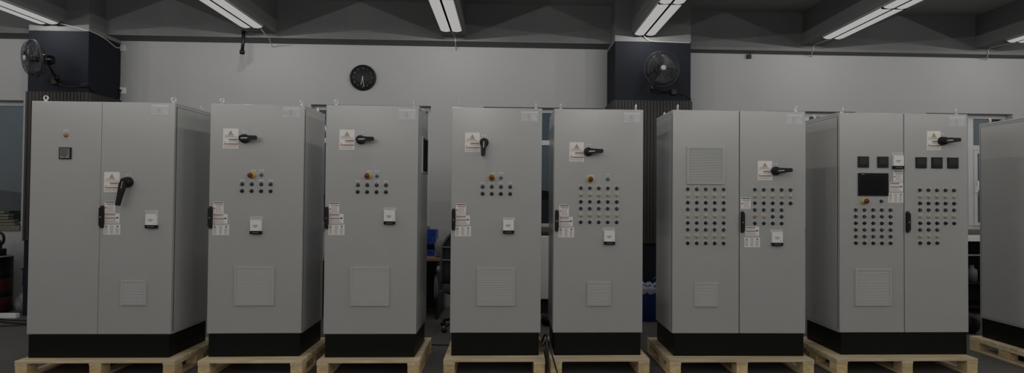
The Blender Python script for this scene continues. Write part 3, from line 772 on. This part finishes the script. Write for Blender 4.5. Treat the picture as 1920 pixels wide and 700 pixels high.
o = blob('hanging_rag', 'small pale rag hanging at the side of the office chair', 'rag', (-.802, 6.42, .40), (.022, .02, .12), 'bag_white', 8, .35)
cable('floor_cable', 'thin black cable lying straight on the floor between the third and fourth cabinets', [(-.80, 5.95, .006), (-.70, 5.92, .006), (-.58, 5.93, .006), (-.3, 6.0, .006)], .006)
# between 4 and 5
t = thing('storage_cabinet', 'low white cabinet under the window, between the fourth and fifth cabinets', 'cabinet', (.62, 7.72, 0))
MB().m('white').box(-.32, .32, -.2, .2, .19, 1.045).build('cabinet_body', t, bevel=.006)
MB().m('gasket').box(-.30, .30, -.18, .18, 0, .19).build('base', t)
MB().m('white').box(-.315, -.005, -.218, -.2, .20, 1.03).build('door', t, bevel=.003); MB().m('white').box(.005, .315, -.218, -.2, .20, 1.03).build('door', t, bevel=.003)
MB().m('black').box(-.33, .33, -.21, .2, 1.045, 1.060).build('top', t, bevel=.003)
blob('tool_bag', 'small black bag on the floor behind the gap of the fourth and fifth cabinets', 'bag', (.50, 6.85, 0), (.085, .07, .075), 'black', 5, .15)
cable('power_cable', 'thick black cable hanging over the pallet edge between the fourth and fifth cabinets', [(.20, 6.45, .011), (.33, 6.1, .011), (.352, 5.80, .06), (.352, 5.40, .22), (.350, 5.0, .33), (.345, 4.90, .28), (.348, 4.868, .16), (.352, 4.862, .04), (.36, 4.72, .011), (.45, 4.4, .011)], .010, group=None)
cable('power_cable', 'thin black cable looping down left of the fifth cabinet pallet', [(.32, 6.4, .008), (.36, 6.0, .008), (.366, 5.72, .05), (.366, 5.3, .20), (.368, 5.0, .27), (.385, 4.893, .20), (.405, 4.883, .14), (.432, 4.875, .05), (.46, 4.8, .008), (.6, 4.6, .008)], .007)
# between 5 and 6
t = thing('waste_bin', 'blue plastic bin with a clear bag, at the foot of the right column', 'bin', (1.80, 7.16, 0))
MB().m('blue_plastic').lathe([(0, 0), (.15, 0), (.175, .40), (.185, .42), (.175, .42), (.165, .40), (.145, .012), (0, .012)], seg=28).build('bucket', t)
b = MB().m('bag_plastic'); n = 36; rg = []
for k, (r, z) in enumerate(((.168, .36), (.172, .432), (.192, .448), (.200, .41), (.197, .36))):
    rg.append([b.bm.verts.new(((r+.008*math.sin(j*3.7+k))*math.cos(2*PI*j/n), (r+.008*math.sin(j*3.7+k))*math.sin(2*PI*j/n), z+.018*math.sin(j*2.3+k*1.7))) for j in range(n)])
for a_, b__ in zip(rg, rg[1:]):
    for j in range(n):
        f = b.bm.faces.new((a_[j], a_[(j+1) % n], b__[(j+1) % n], b__[j])); f.smooth = True
b.build('bin_liner', t)
MB().m('blue_plastic').tube(smooth_path([(.17, -.02, .41), (.16, -.02, .50), (.09, -.02, .54), (.05, -.02, .50)], 5), .009, 8).build('handle', t)
# left edge: drum, machine, bag, strip, cables, boards on the sill
t = thing('steel_drum', 'black drum with a dark red band, at the far left edge', 'drum', (-6.70, 7.62, 0))
MB().m('black').lathe([(0, 0), (.215, 0), (.22, .01), (.215, .02), (.215, .235), (.222, .245), (.215, .255), (.215, .475), (.222, .485), (.215, .495), (.215, .715), (.222, .72), (.215, .728), (0, .70)], seg=36).build('shell', t)
o = MB().m('dark_red').lathe([(.2155, .265), (.2185, .268), (.2185, .44), (.2155, .445)], seg=36).lathe([(.2155, .03), (.2185, .033), (.2185, .20), (.2155, .205)], seg=36).build('band', t); o['label'] = 'dark red band'
o = MB().m('zinc').tube([(.217*math.cos(2*PI*k/32), .217*math.sin(2*PI*k/32), .727) for k in range(32)], .007, 6, True).build('rim', t); o['label'] = 'pale metal rim'
t = thing('power_tool', 'black machine with a curved handle standing on the drum, far left edge', 'machine', (-6.72, 7.62, .735))
MB().m('black').lathe([(0, 0), (.10, 0), (.115, .03), (.115, .16), (.09, .21), (.05, .23), (0, .235)], seg=24).build('motor_body', t)
MB().m('black').tube(smooth_path([(.09, 0, .12), (.16, 0, .17), (.155, 0, .27), (.06, 0, .31), (0, 0, .22)], 6), .016, 8).build('handle', t)
MB().m('black').box(.05, .17, -.05, .05, .0, .09).build('foot_plate', t, bevel=.01)
blob('plastic_bag', 'greyish plastic bag slumped on the floor left of the left column', 'bag', (-6.30, 7.66, 0), (.10, .09, .14), 'bag_white', 9, .2)
tag(MB().m('black').box(-.10, .0, -.04, .04, 0, .20).box(-.115, .0, -.045, .045, .20, .225).build('fixing_box', loc=(-6.117, 7.55, .36), bevel=.006), 'small black box fixed low on the left side of the left column', 'box')
tag(MB().m('white').box(-.35, .08, -.03, .03, 0, .055).build('cable_cover', loc=(-6.15, 7.28, 0), bevel=.004), 'short white strip lying at the foot of the left column', 'strip')
for j, (lab, z_, pts) in enumerate((
    ('black cable on the floor at the far left, nearest the wall', .008, [(-7.3, 7.75), (-6.9, 7.55), (-6.5, 7.45), (-6.25, 7.20), (-5.9, 7.10), (-5.5, 7.1)]),
    ('black cable on the floor at the far left, coiled in the middle', .010, [(-7.2, 7.2), (-6.8, 7.32), (-6.45, 7.22), (-6.2, 7.05), (-6.35, 6.95), (-6.6, 7.05), (-6.4, 7.30), (-6.0, 7.0), (-5.6, 6.9)]),
    ('black cable on the floor at the far left, nearest the camera', .008, [(-7.1, 6.75), (-6.5, 6.78), (-6.0, 6.78), (-5.6, 6.85), (-5.2, 6.9)]))):
    cable('floor_cable', lab, [(x_, y_, z_) for x_, y_ in pts], z_*.95, group='black cables on the floor by the left column')
rnd = random.Random(5)
for k in range(5):
    z_ = 1.106+.040*k
    ww = .9-.05*k+.06*rnd.random()
    o = MB().m('sack').box(-ww, ww*.62, -.045, .045, 0, .034).build('timber_board', loc=(-7.35+.03*rnd.random(), 8.055, z_), bevel=.008, rot=(0, 0, .01*(rnd.random()-.5)))
    tag(o, ['brownish board at the bottom of the stack on the left window sill', 'second board from the bottom on the left window sill', 'middle board of the stack on the left window sill',
            'second board from the top on the left window sill', 'topmost board of the stack on the left window sill'][k], 'board', 'boards stacked on the left window sill')
# right gap: shelf unit, bag
t = thing('shelf_unit', 'low black shelf unit with a white top under the right window', 'shelf', (6.62, 7.66, 0))
MB().m('white').box(-.48, .48, -.24, .24, .995, 1.055).build('top', t, bevel=.004)
b = MB().m('black').box(-.46, .46, .20, .22, .06, .985)
b.build('back_panel', t)
for x_ in (-.46, .44): MB().m('black').box(x_, x_+.02, -.22, .20, 0, .985).build('side_panel', t)
for z_ in (.10, .42, .80): MB().m('black').box(-.44, .44, -.22, .20, z_, z_+.02).m('steel' if z_ == .80 else 'black').box(-.44, .44, -.225, -.22, z_, z_+.018).build('shelf_board', t)
for j, (x_, w_, h_, m_) in enumerate(((-.22, .07, .22, 'chair_grey'), (-.05, .06, .17, 'desk_dark'), (.12, .08, .25, 'chair_grey'))):
    bt = MB().m(m_).lathe([(0, 0), (w_, 0), (w_, h_*.7), (w_*.45, h_*.85), (w_*.4, h_), (0, h_)], (0, 0, 0), (0, 0, 1), 16).build('canister', loc=(6.62+x_, 7.58, .44))
    tag(bt, ['grey canister on the black shelf, left of three', 'dark slim canister on the black shelf, middle of three', 'grey tall canister on the black shelf, right of three'][j], 'canister', 'canisters on the black shelf unit')
blob('tool_bag', 'rounded black bag on the floor beside the rightmost pallet', 'bag', (5.42, 6.45, 0), (.10, .10, .13), 'black', 11, .06)

# ------------------------------------------------------------------ world and view
w = bpy.data.worlds.new('world'); sc.world = w; w.use_nodes = True; nt = w.node_tree; n = nt.nodes
bg = n['Background']; tc = n.new('ShaderNodeTexCoord'); sp = n.new('ShaderNodeSeparateXYZ'); rp = n.new('ShaderNodeValToRGB')
nt.links.new(tc.outputs['Generated'], sp.inputs[0])
nt.links.new(sp.outputs[2], rp.inputs[0])
e = rp.color_ramp.elements; e[0].position = 0; e[0].color = (.034, .036, .037, 1); e[1].position = .5; e[1].color = (.045, .050, .056, 1)
k = rp.color_ramp.elements.new(.06); k.color = (.040, .046, .050, 1)
k = rp.color_ramp.elements.new(.13); k.color = (.048, .058, .066, 1)
nt.links.new(rp.outputs[0], bg.inputs[0]); bg.inputs[1].default_value = 1.0
vs = sc.view_settings; vs.view_transform = 'Standard'; vs.look = 'None'; vs.exposure = 0; vs.gamma = 1; vs.use_curve_mapping = False
sc.cycles.use_denoising = True
sc.cycles.max_bounces = 8; sc.cycles.diffuse_bounces = 5
